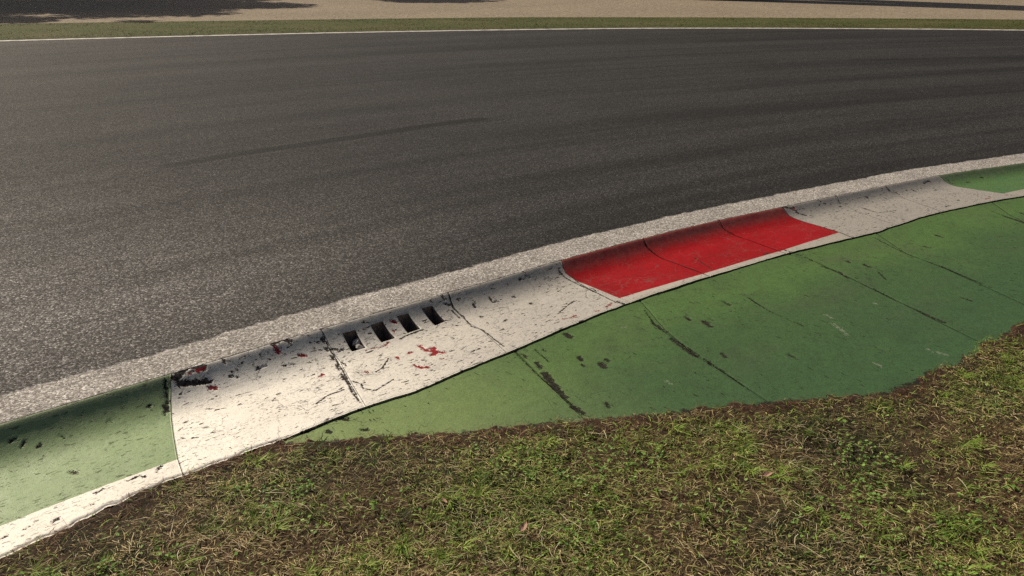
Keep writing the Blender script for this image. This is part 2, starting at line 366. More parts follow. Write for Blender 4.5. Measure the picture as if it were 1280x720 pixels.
# ------------------------------------------------------------------ the kerb: precast blocks
JOINTS = [  # image traces of the joints between the blocks, track edge to outer edge
    [(215, 468), (213, 500), (214, 522), (217, 545), (222, 574), (228, 592)],
    [(400, 411), (415, 437), (425, 452), (440, 480), (455, 505)],
    [(560, 366), (565, 380), (572, 390), (600, 411), (632, 440)],
    [(700, 325), (706, 340), (715, 347), (730, 354), (775, 372.5), (790, 378)],
    [(803, 298), (808, 308), (820, 318), (845, 329), (885, 344), (905, 350)],
    [(897, 275), (903, 284), (913, 290), (940, 301), (975, 314), (990, 319)],
    [(978, 259), (985, 268), (1000, 275), (1025, 282.5), (1050, 290), (1062, 295)],
    [(1042, 244), (1049, 252), (1060, 258), (1105, 276), (1130, 283)],
    [(1108, 233), (1114, 240), (1125, 245), (1168, 261), (1180, 266)],
    [(1172, 219), (1180, 226), (1193, 232), (1222, 237), (1255, 241.5), (1272, 245)]]
JT = []
for j in JOINTS:
    q = psd(j); q[0, 1] = 0.0
    q = q[np.argsort(q[:, 1])]
    JT.append(q)
def joint(i, d):
    q = JT[i]; k = (q[-1, 0]-q[-2, 0])/max(.02, q[-1, 1]-q[-2, 1])
    return np.where(d > q[-1, 1], q[-1, 0]+np.clip(k, -.4, .4)*(d-q[-1, 1]), np.interp(d, q[:, 1], q[:, 0]))
RB = psd([(775, 372.5), (885, 340.5), (975, 314), (1050, 290)])            # outer edge of the red field
GL = psd([(-40, 677), (0, 658), (60, 634), (120, 611), (180, 589), (222, 574)])
GR = psd([(1255, 241.5), (1280, 236.5)])

# wear read off the photograph (pixels): lists of (polyline, half width in metres)
CHIPS = [([(219, 472), (236, 459), (254, 459)], .013), ([(224, 480), (240, 478), (262, 476)], .010), ([(262, 484), (268, 486)], .009), ([(341, 431), (352, 425), (362, 426)], .008),
         ([(279, 450), (281, 453)], .006), ([(320, 462), (333, 457)], .003), ([(356, 457), (368, 455)], .003), ([(288, 471), (297, 472)], .004), ([(206, 476), (209, 500), (206, 518)], .005),
         ([(205, 508), (210, 514)], .007), ([(26, 560), (31, 551)], .0035), ([(47, 559), (51, 556)], .0035), ([(20, 548), (12, 553)], .0035), ([(88, 589), (94, 590.5)], .007),
         ([(160, 601), (176, 594), (181, 596)], .003), ([(196, 590), (202, 583)], .004), ([(120, 616), (128, 612)], .002), ([(115, 631), (122, 626)], .002), ([(66, 653), (74, 647)], .0025), ([(30, 662), (38, 657)], .003), ([(4, 672), (10, 669)], .003),
         ([(137, 525), (139, 527)], .004), ([(185, 509), (188, 507)], .005), ([(75, 545), (80, 547)], .003),
         ([(403, 423), (405, 427)], .006), ([(407, 436), (410, 439)], .006), ([(414, 445), (417, 449)], .005), ([(421, 456), (424, 462)], .006), ([(427, 467), (430, 474)], .006), ([(416, 436), (424, 439), (430, 436)], .004), ([(428, 452), (433, 457)], .004),
         ([(553, 370), (555, 374)], .006), ([(556, 380), (562, 381)], .004), ([(583, 355), (594, 353)], .005), ([(608, 346), (620, 341)], .003), ([(612, 372), (616, 378), (622, 376)], .005), ([(633, 340), (640, 338)], .003),
         ([(566, 406), (572, 407)], .003), ([(588, 440), (600, 436)], .003), ([(592, 381), (594, 384)], .005), ([(600, 395), (602, 396)], .004), ([(630, 402), (633, 400)], .003),
         ([(652, 338), (655, 340)], .006), ([(658, 345), (662, 347)], .005), ([(649, 349), (652, 348)], .004), ([(642, 371), (645, 372)], .005), ([(663, 379), (664, 380)], .005), ([(700, 340), (703, 343)], .005),
         ([(741, 361), (746, 364)], .004), ([(772, 377), (780, 380)], .006), ([(898, 343), (905, 345)], .004), ([(955, 318), (962, 316)], .005), ([(979, 312), (990, 315)], .005),
         ([(980, 259), (990, 261), (996, 264)], .007), ([(996, 266), (1008, 269)], .005), ([(1020, 249), (1026, 252)], .007), ([(1042, 244), (1050, 254)], .004), ([(1108, 234), (1112, 239)], .005), ([(1118, 240), (1124, 243)], .004),
         ([(1078, 260), (1095, 265)], .004), ([(1083, 266), (1086, 267)], .004), ([(1140, 237), (1150, 241)], .004), ([(1082, 246), (1085, 247)], .005), ([(1183, 258), (1187, 257)], .005), ([(1198, 250), (1199, 251)], .005),
         ([(1183, 223), (1191, 230)], .004), ([(1209, 228), (1212, 228)], .006), ([(1225, 222), (1230, 222)], .005), ([(1155, 229), (1162, 226)], .005)]
RCHIPS = [([(234, 466), (255, 460)], .005), ([(345, 436), (349, 437), (348, 440)], .008), ([(374, 444), (382, 445)], .005), ([(400, 470), (404, 468)], .007), ([(264, 485), (270, 484)], .006),
          ([(524, 432), (533, 438), (545, 440), (555, 440)], .008), ([(540, 435), (545, 440), (541, 443)], .011), ([(519, 457), (527, 460), (536, 459)], .007), ([(494, 446), (500, 449)], .004), ([(510, 442), (514, 440)], .006),
          ([(551, 449), (555, 448)], .004), ([(458, 438), (470, 434), (478, 434), (486, 428)], .003), ([(490, 402), (495, 403)], .007), ([(491, 413), (493, 414)], .004), ([(452, 466), (460, 465)], .004),
          ([(704, 399), (714, 397), (721, 394)], .003), ([(758, 384), (764, 379)], .004), ([(744, 389), (750, 388)], .003), ([(988, 261), (993, 260)], .005), ([(1232, 249), (1239, 247)], .003), ([(1257, 244), (1260, 244)], .003)]
CRACKS = [[(400, 411), (408, 428), (418, 445), (428, 462), (436, 478), (446, 494)], [(430, 470), (440, 490), (450, 503)], [(440, 476), (452, 480), (454, 486), (470, 488), (486, 478), (492, 474)],
          [(470, 465), (478, 460), (486, 448)], [(395, 505), (410, 494), (430, 487)], [(560, 366), (566, 384), (580, 396), (590, 408), (603, 412), (618, 424), (630, 433)], [(565, 388), (575, 398)],
          [(716, 347), (738, 362), (770, 378)], [(704, 345), (720, 354), (745, 366)], [(808, 306), (820, 318), (845, 329), (870, 338)], [(898, 278), (908, 289), (930, 297)], [(868, 322), (880, 330), (890, 336)],
          [(1078, 260), (1098, 266), (1120, 263)], [(700, 390), (712, 380), (718, 376)], [(500, 424), (512, 418), (530, 412)]]
PALES = [([(972, 289), (983, 290)], .010), ([(1001, 279), (1005, 280)], .005), ([(782, 343), (786, 344)], .006)]
ca_ch = [(psd(p), w) for p, w in CHIPS]; ca_rc = [(psd(p), w) for p, w in RCHIPS]; ca_ck = [psd(p) for p in CRACKS]
def wear(s, d, chips):
    r = np.full(s.shape, -.06)
    for p, w in chips: 
        lo = p.min(0)-.12; hi = p.max(0)+.12
        m = (s > lo[0]) & (s < hi[0]) & (d > lo[1]) & (d < hi[1])
        if m.any(): r[m] = np.maximum(r[m], w-pldist(s[m], d[m], p))
    return r
def cracks(s, d, lines):
    r = np.full(s.shape, .08)
    for p in lines:
        lo = p.min(0)-.1; hi = p.max(0)+.1
        m = (s > lo[0]) & (s < hi[0]) & (d > lo[1]) & (d < hi[1])
        if m.any(): r[m] = np.minimum(r[m], pldist(s[m], d[m], p))
    return r
SLOTS = [psd(q) for q in ([(428, 416), (444, 411.6), (457, 434), (440, 439)], [(463, 405.6), (478, 401), (494, 422), (477, 427.5)],
                          [(496, 394.7), (510, 391), (525.6, 410.6), (510, 416)], [(527, 385), (540, 381.6), (557, 401), (544, 406.5)])]
def outer(s):                                             # uneven cast edge
    f = sstep(S_AP+.06, S_AP-.06, s); return dout(s)+.010*(fbm(s*7, s*0, 3)-.5)+(.004+.018*f)*(fbm(s*34, s*0, 5)-.5)
def kerb_block(i, kind, label, band=None):
    gap = .0018 if kind == 'red' else .0008
    L = (lambda d: joint(i-1, d)+gap) if i > 0 else (lambda d: np.full(np.shape(d), S_END0))
    Rr = (lambda d: joint(i, d)-gap) if i < len(JT) else (lambda d: np.full(np.shape(d), S_END1))
    s_mid0, s_mid1 = float(L(np.array(.2))), float(Rr(np.array(.2)))
    if i == 0: u = (np.concatenate([np.linspace(S_END0, _ls[0]-.4, 40)[:-1], np.linspace(_ls[0]-.4, s_mid1, int((s_mid1-_ls[0]+.4)/.0045))])-S_END0)/(s_mid1-S_END0)
    elif i == len(JT): u = (np.concatenate([np.linspace(s_mid0, _ls[-1]+.3, int((_ls[-1]+.3-s_mid0)/.006))[:-1], np.linspace(_ls[-1]+.3, S_END1, 70)])-s_mid0)/(S_END1-s_mid0)
    else: u = np.linspace(0, 1, int((s_mid1-s_mid0)/(.0042 if i < 5 else .006)))
    ds = .0042 if i < 5 else .006
    w = np.concatenate([[0, .0015, .004, .007, .011], np.arange(.015, .62, ds)])
    w = w/w[-1]
    dref = w*.6
    # corners worn round at the joints
    U, W = np.meshgrid(u, w, indexing='ij')
    d0 = .0015
    Dm = W*.55
    for _ in range(3):
        Sx = L(Dm)+(Rr(Dm)-L(Dm))*U; Dm = d0+W*(outer(Sx)-d0)
    Z = zk(Sx, Dm)
    e = outer(Sx)-Dm
    free = sstep(S_AP+.06, S_AP-.06, Sx); Z = Z-(.0022+.004*free)*(1-np.clip(e/(.006+.008*free), 0, 1))**2.2                           # rounded outer edge
    endd = np.minimum(Sx-L(Dm), Rr(Dm)-Sx)
    Z = Z-.0015*(1-np.clip(endd/.006, 0, 1))**2*(.3 if i < 2 else 1.8 if kind == 'red' else 1)
    Z = Z+.0018*(fbm(Sx*18, Dm*18, 11)-.5)
    chip = wear(Sx, Dm, ca_ch); rc = wear(Sx, Dm, ca_rc)
    if kind == 'red': rc = np.full(Sx.shape, -.06)
    Z = Z-.0018*sstep(-.002, .003, np.maximum(chip, rc))
    nu, nv = Sx.shape
    P = xy(Sx, Dm); V = np.concatenate([P, Z[..., None]], -1).reshape(-1, 3)
    Fc = grid_faces(nu, nv, True)
    bandf = np.full(Sx.shape, -1.0)
    if band is not None: bandf = np.interp(Sx, band[:, 0], band[:, 1])-Dm
    at = dict(sd=np.stack([Sx, Dm, 0*Dm], -1).reshape(-1, 3), band=bandf.ravel(), chip=chip.ravel(), redchip=rc.ravel(), crack=cracks(Sx, Dm, ca_ck).ravel())
    slots = SLOTS if i == 2 else []
    if slots:
        cx, cy = Sx.ravel(), Dm.ravel(); ins = np.zeros(len(cx), bool); keep = np.ones(len(Fc), bool)
        fc_s, fc_d = cx[Fc].mean(1), cy[Fc].mean(1)
        for q in slots: keep &= ~inpoly(fc_s, fc_d, q)
        Fk = Fc[keep]
        hv = np.intersect1d(np.unique(Fc[~keep]), np.unique(Fk))          # rim of the holes: pulled onto the slot outline
        for v in hv:
            best = None
            for q in slots:
                for k in range(4):
                    a, b = q[k], q[(k+1) % 4]; ab = b-a; tt = np.clip(((cx[v]-a[0])*ab[0]+(cy[v]-a[1])*ab[1])/(ab@ab), 0, 1); pt = a+tt*ab
                    dd = math.hypot(pt[0]-cx[v], pt[1]-cy[v])
                    if best is None or dd < best[0]: best = (dd, pt)
            pt = best[1]; V[v, :2] = xy(np.array(pt[0]), np.array(pt[1])); V[v, 2] = zk(np.array(pt[0]), np.array(pt[1]))-.002
        Fc = Fk
    # sides down to the bed
    ring = np.concatenate([np.arange(nv)[::-1]*1, np.arange(1, nu)*nv, (nu-1)*nv+np.arange(1, nv), (np.arange(nu-2, 0, -1))*nv+nv-1])
    low = V[ring].copy(); low[:, 2] = SKIRT; n0 = len(V); m = len(ring)
    V = np.vstack([V, low]); a = ring; b = np.roll(ring, -1); la = n0+np.arange(m); lb = np.roll(la, -1)
    Fc = np.vstack([Fc, np.stack([a, la, lb, b], -1)])
    for k in at: at[k] = np.concatenate([at[k], at[k][ring]])
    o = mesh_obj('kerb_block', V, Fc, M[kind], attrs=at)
    tag(o, label, 'kerb block', 'painted kerb blocks along the inside of the bend')
    for q in slots:
        pts = []
        for k in range(4):
            a, b = q[k], q[(k+1) % 4]
            for tt in np.linspace(0, 1, 9)[:-1]: pts.append(a+(b-a)*tt)
        pts = np.array(pts); c = pts.mean(0); n = len(pts)
        top = c+(pts-c)*1.03
        def lay(p, z): return np.concatenate([xy(p[:, 0], p[:, 1]), z[:, None]], 1)
        zt = zk(pts[:, 0], pts[:, 1])-.003
        rows = [lay(top, zt), lay(c+(pts-c)*1.0, zt-.03), lay(c+(pts-c)*.93, np.full(n, -.15)), lay(c+(pts-c)*.80, np.full(n, -.155)), lay(c+(pts-c)*.02, np.full(n, -.158))]
        VV = np.vstack(rows); FF = []
        for r in range(len(rows)-1):
            for k in range(n): FF.append((r*n+k, r*n+(k+1) % n, (r+1)*n+(k+1) % n, (r+1)*n+k))
        mesh_obj('drain_slot', VV, np.array(FF), M['slot'], o, smooth=False)
    return o
BL = [('pale', 'pale green kerb block with a white outer border, leftmost of the kerb', GL),
      ('white', 'cream white kerb block with dark bare corner patches, beside the pale green block', None),
      ('white', 'cream white kerb block with four dark drain slots and red paint chips', None),
      ('white', 'cream white kerb block between the slotted block and the red blocks', None),
      ('red', 'red kerb block with white outer border touching the plain white block near the drain slots', RB),
      ('red', 'middle one of the three red kerb blocks, white along its outer border', RB),
      ('red', 'red kerb block with a grey scuff, farthest of the three red ones', RB),
      ('white', 'white kerb block touching the far end of the red ones, chipped at its top corner', None),
      ('white', 'white kerb block in the middle of the three far white ones past the red', None),
      ('white', 'white kerb block touching the dark green block at the right', None),
      ('green', 'dark green kerb block with thin white outer border at the right end', GR)]
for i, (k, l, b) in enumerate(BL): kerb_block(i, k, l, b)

# rubble caught in the first slot
def stone(px, r, z, seed, label):
    import bmesh
    bm = bmesh.new(); bmesh.ops.create_icosphere(bm, subdivisions=2, radius=r); rg = random.Random(seed)
    for v in bm.verts:
        v.co *= 1+.28*(rg.random()-.5); v.co.z *= .7; v.co.x *= 1.5
    me = bpy.data.meshes.new('stone'); bm.to_mesh(me); bm.free(); me.materials.append(M['stone'])
    o = bpy.data.objects.new('stone', me); COL.objects.link(o); s, d = psd([px])[0]; p = xy(np.array(s), np.array(d)); o.location = (*p, z)
    o.rotation_euler = (rg.random()*.6, rg.random()*.6, rg.random()*6); tag(o, label, 'stone', 'stones caught in the drain slot')
stone((446, 421), .016, -.066, 1, 'pale broken stone in the upper end of the drain slot nearest the green block')
stone((450, 431), .014, -.078, 2, 'pale broken stone in the lower end of the drain slot nearest the green block')

# ------------------------------------------------------------------ the painted apron: concrete slabs
AJ = [[(643, 438), (673, 468), (728, 522)], [(800, 376), (833, 414), (871, 445), (900, 462), (960, 502)], [(983, 317), (1020, 327), (1056, 344), (1130, 380), (1230, 430)],
      [(1093, 290), (1132, 316), (1171, 331), (1230, 357), (1280, 380)], [(1240, 253), (1262, 268), (1280, 277)]]
AJT = [psd(j, za) for j in AJ]
def ajoint(i, e):                                          # e: metres from the kerb's outer edge -> s
    q = AJT[i]; qe = q[:, 1]-dout(q[:, 0]); o_ = np.argsort(qe); qe = qe[o_]; qs = q[o_, 0]
    k = np.clip((qs[-1]-qs[-2])/max(.02, qe[-1]-qe[-2]), -1.2, 1.2)
    return np.where(e > qe[-1], qs[-1]+k*(e-qe[-1]), np.interp(e, qe, qs))
ACH = [([(671, 453), (676, 461)], .008), ([(681, 467), (690, 478), (697, 486)], .014), ([(700, 489), (707, 497)], .008), ([(716, 508), (728, 516)], .010), ([(653, 443), (658, 447)], .007),
       ([(724, 446), (727, 450)], .010), ([(750, 454), (755, 459)], .011), ([(758, 449), (760, 451)], .007), ([(728, 456), (731, 458)], .006), ([(858, 396), (862, 400)], .009), ([(881, 402), (888, 408)], .009), ([(887, 398), (891, 400)], .005),
       ([(757, 504), (761, 509)], .007), ([(816, 404), (833, 415)], .006), ([(840, 424), (862, 440), (871, 445)], .010), ([(887, 453), (889, 455)], .007), ([(707, 417), (713, 421)], .014), ([(423, 522), (433, 524)], .012), ([(410, 539), (414, 540)], .010), ([(455, 537), (457, 537)], .012),
       ([(380, 541), (400, 532), (430, 516), (460, 505)], .006), ([(1028, 333), (1050, 341), (1060, 348)], .007), ([(1058, 326), (1062, 328)], .008), ([(1081, 331), (1088, 334)], .008), ([(1137, 303), (1141, 304)], .007), ([(1156, 308), (1162, 309)], .007), ([(1170, 294), (1178, 296)], .008),
       ([(906, 377), (912, 381)], .009), ([(880, 402), (884, 406)], .009), ([(903, 442), (908, 446)], .007), ([(985, 443), (995, 448)], .006), ([(1155, 392), (1180, 403)], .007), ([(1203, 372), (1214, 376)], .006), ([(1255, 270), (1280, 278)], .007), ([(1276, 266), (1282, 268)], .008)]
ACK = [[(643, 439), (673, 469), (700, 492), (722, 513)], [(669, 437), (686, 452)], [(806, 388), (820, 408), (850, 428), (889, 454), (930, 482)], [(983, 313), (1010, 323), (1040, 337), (1080, 356), (1120, 376)], [(1093, 297), (1132, 317), (1175, 332), (1240, 360)], [(1240, 264), (1280, 279)],
       [(1090, 360), (1130, 380), (1165, 396)], [(1098, 340), (1108, 350)], [(935, 372), (960, 388), (1005, 408)]]
APL = [([(1040, 404), (1052, 412), (1060, 420)], .008), ([(1030, 392), (1040, 398)], .006), ([(1172, 440), (1182, 444)], .009), ([(1158, 436), (1166, 440)], .006), ([(832, 476), (838, 480)], .005), ([(1090, 378), (1096, 380)], .006), ([(1092, 453), (1102, 458)], .006), ([(779, 409), (781, 409)], .006)]
aa_ch = [(psd(p, za), w) for p, w in ACH]; aa_ck = [psd(p, za) for p in ACK]; aa_pl = [(psd(p, za), w) for p, w in APL]
ALAB = ['light green tapering apron slab at the near left tip of the apron', 'green apron slab beside the plain white kerb block, a long dark crack on its left edge', 'green apron slab alongside the red kerb blocks, its outer edge in the grass',
        'green apron slab alongside the first white kerb blocks past the red', 'green apron slab alongside the last white kerb block before the dark green one', 'green apron slab at the right end beside the dark green kerb block']
def apron_slab(i):
    gap = .0008
    Lf = (lambda e: ajoint(i-1, e)+gap) if i else (lambda e: S_AP-.02+0*e)
    Rf = (lambda e: ajoint(i, e)-gap) if i < len(AJT) else (lambda e: S_END1+0*e)
    m0, m1 = float(Lf(np.array(.3))), float(Rf(np.array(.3)))
    ns = int((min(m1, _ls[-1]+.6)-m0)/.007)
    u = np.linspace(0, 1, ns) if i < len(AJT) else np.concatenate([np.linspace(m0, _ls[-1]+.6, max(ns, 10))[:-1], np.linspace(_ls[-1]+.6, m1, 60)])
    if i == len(AJT): u = (u-m0)/(m1-m0)
    sm = m0+(m1-m0)*u; wide = float((daout(sm)-dout(sm)).max())+.14
    nv = int(wide/.008)+2; w = np.linspace(0, 1, nv)
    U, W = np.meshgrid(u, w, indexing='ij'); E = W*wide*.5
    for _ in range(4):
        Sx = Lf(E)+(Rf(E)-Lf(E))*U; E = W*(daout(Sx)-dout(Sx)+.13)
    Dm = outer(Sx)+.0005+.005*np.clip(fbm(Sx*22, Sx*0, 8)-.35, 0, 1)+E
    Z = za(Sx, Dm)+.004*(fbm(Sx*3, Dm*3, 21)-.5)+.0016*(fbm(Sx*20, Dm*20, 22)-.5)
    Z = Z-.003*(1-np.clip(E/.010, 0, 1))**2*np.clip(fbm(Sx*9, Sx*0, 12)*2-.4, 0, 1)
    ee = np.minimum(Sx-Lf(E), Rf(E)-Sx); Z = Z-.003*(1-np.clip(ee/.008, 0, 1))**2
    chip = wear(Sx, Dm, aa_ch); Z = Z-.002*sstep(-.002, .003, chip)
    nu = len(u); V = np.concatenate([xy(Sx, Dm), Z[..., None]], -1).reshape(-1, 3); Fc = grid_faces(nu, nv, True)
    ring = np.concatenate([np.arange(nv)[::-1], np.arange(1, nu)*nv, (nu-1)*nv+np.arange(1, nv), (np.arange(nu-2, 0, -1))*nv+nv-1])
    low = V[ring].copy(); low[:, 2] = SKIRT+.02; n0 = len(V); m = len(ring); a = ring; b = np.roll(ring, -1); la = n0+np.arange(m); lb = np.roll(la, -1)
    V = np.vstack([V, low]); Fc = np.vstack([Fc, np.stack([a, la, lb, b], -1)])
    at = dict(sd=np.stack([Sx, Dm, 0*Dm], -1).reshape(-1, 3), edge=E.ravel(), chip=chip.ravel(), crack=cracks(Sx, Dm, aa_ck).ravel(), redchip=wear(Sx, Dm, aa_pl).ravel(), rim=(daout(Sx)-Dm).ravel())
    for k in at: at[k] = np.concatenate([at[k], at[k][ring]])
    tag(mesh_obj('apron_slab', V, Fc, M['apron'], attrs=at), ALAB[i], 'concrete slab', 'green painted apron slabs behind the kerb')
for i in range(len(AJT)+1): apron_slab(i)

# ------------------------------------------------------------------ infield earth
def rimdist(s, d):                                         # signed metres past the ragged edge of the paving
    return d-daout(s)
def zsoil(s, d, x, y):
    q = rimdist(s, d)
    rag = np.where(s < S_AP+.05, .35, 1.0)*(.075*(fbm(x*11, y*11, 31)-.5)+.085*(fbm(x*38, y*38, 32)-.5))
    base = np.where(s < S_AP, zk(s, dout(s))-.004, za(s, daout(s)))
    q2 = q+rag
    lift = sstep(-.012, .022, q2)*.020
    z = base+lift-.012-.05*np.clip(q2, 0, 1)-.02*np.clip(q2-1, 0, 8)+.016*(fbm(x*9, y*9, 41)-.5)*sstep(0, .1, q2)+.05*(fbm(x*1.6, y*1.6, 42)-.5)*sstep(0, .5, q2)
    z = np.where(q2 < -.02, -.25, z)
    out = (s < S_END0) | (s > S_END1)
    return np.where(out, -.03-.06*np.clip(d, 0, 1), z)
def lines(lo, hi, a, b, fine, grow=1.18):
    c = list(np.arange(a, b, fine)); st = fine
    x = c[-1]
    while x < hi: st *= grow; x += st; c.append(x)
    x = c[0]; st = fine
    while x > lo: st *= grow; x -= st; c.insert(0, x)
    return np.array(c)
gx = lines(-30, 60, -1.9, 3.6, .010); gy = lines(-45, 14, 1.15, 4.6, .010)
X, Y = np.meshgrid(gx, gy, indexing='ij'); P = np.stack([X, Y], -1); s_, d_ = sd(P)
Zs = zsoil(s_, d_, X, Y); ii = np.arange(X.size).reshape(X.shape)
Fc = grid_faces(*X.shape); okv = (d_ > np.where((s_ < S_END0) | (s_ > S_END1), .0, dout(s_)-.12)).ravel(); Fc = Fc[okv[Fc].all(1)]
used = np.unique(Fc); rem = np.full(X.size, -1); rem[used] = np.arange(len(used))
VV = np.stack([X.ravel(), Y.ravel(), Zs.ravel()], 1)[used]
soil = mesh_obj('infield_ground', VV, rem[Fc], M['soil'], attrs=dict(rim=rimdist(s_, d_).ravel()[used], away=np.hypot(X, Y-2.2).ravel()[used]))
tag(soil, 'brown earth of the infield under matted grass beside the apron', 'ground', kind='structure')

# ------------------------------------------------------------------ grass, straw, clover: uncountable cover
def scatter(n, box, dens):
    x = RNG.uniform(box[0], box[1], n); y = RNG.uniform(box[2], box[3], n); s, d = sd(np.stack([x, y], -1)); q = rimdist(s, d)
    k = RNG.random(n) < dens(x, y, q); k &= (s > S_END0) & (s < S_END1)
    x, y, s, d, q = x[k], y[k], s[k], d[k], q[k]
    return x, y, zsoil(s, d, x, y), q
def blades(name, x, y, z, length, width, tilt, col, mat, label, bend=.5, az=None):
    n = len(x); az = RNG.uniform(0, 2*np.pi, n) if az is None else az; dx, dy = np.cos(az), np.sin(az)
    sx, sy = -dy, dx; V = np.zeros((n, 7, 3)); t0 = tilt; cv = RNG.normal(0, .22, n)
    px, py, pz = x.copy(), y.copy(), z-.002
    for k, (f, w) in enumerate(((0, 1.0), (.4, .9), (.35, .62), (.25, 0))):
        a = np.clip(t0-bend*k*.55*RNG.uniform(.4, 1.3, n), -.35, 1.5); L = length*f
        dx, dy = np.cos(az+k*cv), np.sin(az+k*cv); px = px+dx*np.cos(a)*L; py = py+dy*np.cos(a)*L; pz = pz+np.sin(a)*L
        pz = np.maximum(pz, z+.001)
        if k < 3:
            V[:, 2*k] = np.stack([px-sx*width*w/2, py-sy*width*w/2, pz], 1); V[:, 2*k+1] = np.stack([px+sx*width*w/2, py+sy*width*w/2, pz+width*.25], 1)
        else: V[:, 6] = np.stack([px, py, pz], 1)
    b = (np.arange(n)*7)[:, None]
    tri = np.concatenate([b+np.array(f) for f in ((0, 1, 3), (0, 3, 2), (2, 3, 5), (2, 5, 4), (4, 5, 6))], 0)
    o = mesh_obj(name, V.reshape(-1, 3), tri, mat, smooth=False, attrs=dict(tint=np.repeat(col, 7, 0)))
    tag(o, label, name.replace('_', ' '), kind='stuff'); return o
def mixcol(pal, n, jit=.25):
    pal = np.array(pal); a = pal[RNG.integers(0, len(pal), n)]; return a*RNG.uniform(1-jit, 1+jit, (n, 1))
BOX = (-3.0, 4.6, .9, 5.2)
def near(x, y): return np.where(np.hypot(x, y) < 3.6, 1.0, .55)
gmask = lambda x, y: np.clip(sstep(.38, .56, fbm(x*1.7, y*1.7, 51))*.8+.35*sstep(.42, .6, fbm(x*6, y*6, 52)), 0, 1)
bmask = lambda x, y: sstep(.40, .60, fbm(x*2.3, y*2.3, 61))
edge_in = lambda x, y, q, w: sstep(-.02, w, q+.34*(fbm(x*2.9, y*2.9, 62)-.5)+.12*(fbm(x*11, y*11, 63)-.5))       # 0 on the bare margin along the apron
# matted dead thatch
x, y, z, q = scatter(720000, BOX, lambda x, y, q: near(x, y)*sstep(-.05, .05, q)*(.6+.4*bmask(x, y))*(.62+.38*sstep(.36, .55, fbm(x*9, y*9, 64))))
n = len(x); c = mixcol([(.135, .092, .046), (.23, .165, .08), (.36, .28, .14), (.062, .04, .02), (.46, .37, .2), (.17, .165, .06)], n, .35)
c = c*(.72+1.45*fbm(x*4, y*4, 65))[:, None]
c = np.where((RNG.random(n) < .85*(1-edge_in(x, y, q, .15)))[:, None], mixcol([(.13, .05, .026), (.075, .03, .017), (.23, .10, .052), (.06, .03, .016), (.30, .18, .095)], n), c)
blades('dead_thatch', x, y, z+RNG.uniform(0, .012, n), .008+.034*RNG.random(n)**1.6, RNG.uniform(.0008, .0019, n), RNG.uniform(-.05, .5, n), c, M['straw'], 'matted brown dead grass covering the infield earth beside the apron', .5)
# green blades, some of them gathered in tufts
x, y, z, q = scatter(620000, BOX, lambda x, y, q: near(x, y)*edge_in(x, y, q, .17)*(.10+.90*gmask(x, y)*(.35+.65*sstep(.38, .6, fbm(x*14, y*14, 54)))))
GP = [(.16, .245, .037), (.22, .325, .052), (.085, .125, .024), (.30, .42, .08), (.28, .29, .075), (.42, .40, .15)]
n = len(x); c = mixcol(GP, n, .3)*1.28; 
L = .008+.036*RNG.random(n)**1.4; ti = RNG.uniform(.05, 1.0, n); az = RNG.uniform(0, 2*np.pi, n); wd = RNG.uniform(.0011, .0026, n)
cx, cy, cz, cq = scatter(3000, BOX, lambda x, y, q: near(x, y)*edge_in(x, y, q, .17)*(.15+.85*gmask(x, y)))
m = 26; k = len(cx); ra = RNG.uniform(0, 2*np.pi, k*m); rr = np.abs(RNG.normal(0, .011, k*m)); tx_ = np.repeat(cx, m)+np.cos(ra)*rr; ty_ = np.repeat(cy, m)+np.sin(ra)*rr
tone = np.repeat(mixcol(GP[:4], k, .3), m, 0)*RNG.uniform(.75, 1.25, (k*m, 1)); sz = np.repeat(RNG.uniform(.6, 1.5, k), m)
x = np.r_[x, tx_]; y = np.r_[y, ty_]; z = np.r_[z, np.repeat(cz, m)]; c = np.vstack([c, tone]); L = np.r_[L, RNG.uniform(.022, .05, k*m)*sz]
ti = np.r_[ti, RNG.uniform(.5, 1.2, k*m)]; az = np.r_[az, ra+RNG.normal(0, .5, k*m)]; wd = np.r_[wd, RNG.uniform(.0014, .0030, k*m)]; n = len(x)
blades('grass', x, y, z+RNG.uniform(0, .010, n), L, wd, ti, c, M['grass'], 'short green grass in patches on the infield beside the apron', .7, az)
# bleached straws
x, y, z, q = scatter(60000, BOX, lambda x, y, q: near(x, y)*sstep(.05, .3, q)*(.10+.90*sstep(.47, .62, fbm(x*2.6, y*2.6, 71))))
n = len(x); c = mixcol([(.529, .443, .265), (.414, .322, .172), (.620, .552, .368), (.322, .230, .127)], n)
blades('bleached_straw', x, y, z+RNG.uniform(.008, .022, n), .018+.07*RNG.random(n)**2.5, RNG.uniform(.0010, .0019, n), RNG.uniform(-.1, .4, n), c, M['straw'], 'thin bleached straws lying over the infield grass', .45)
# clover and small weeds: rounded leaflets
x, y, z, q = scatter(150000, BOX, lambda x, y, q: near(x, y)*sstep(.10, .35, q)*(.05+.95*sstep(.44, .60, fbm(x*3.0, y*3.0, 81))*sstep(.42, .58, fbm(x*11, y*11, 82))))
n = len(x)
r = RNG.uniform(.0022, .0055, n); a0 = RNG.uniform(0, 6.28, n); tx = RNG.uniform(-.5, .5, n); ty = RNG.uniform(-.5, .5, n); zz = z+RNG.uniform(.010, .026, n)
W = np.zeros((n, 8, 3))
for k in range(8):
    a = a0+k*math.pi/4; rr = r*(1.0 if k % 2 else .92)*(1.45 if k == 0 else 1)
    ox, oy = np.cos(a)*rr, np.sin(a)*rr; W[:, k] = np.stack([x+ox, y+oy, zz+ox*tx+oy*ty+.25*rr*(k % 2)], 1)
b = (np.arange(n)*8)[:, None]; tri = np.concatenate([b+np.array(f) for f in ((0, 1, 2), (0, 2, 3), (0, 3, 4), (0, 4, 5), (0, 5, 6), (0, 6, 7))], 0)
c = mixcol([(.160, .296, .048), (.223, .383, .067), (.120, .223, .045), (.271, .415, .096)], n)
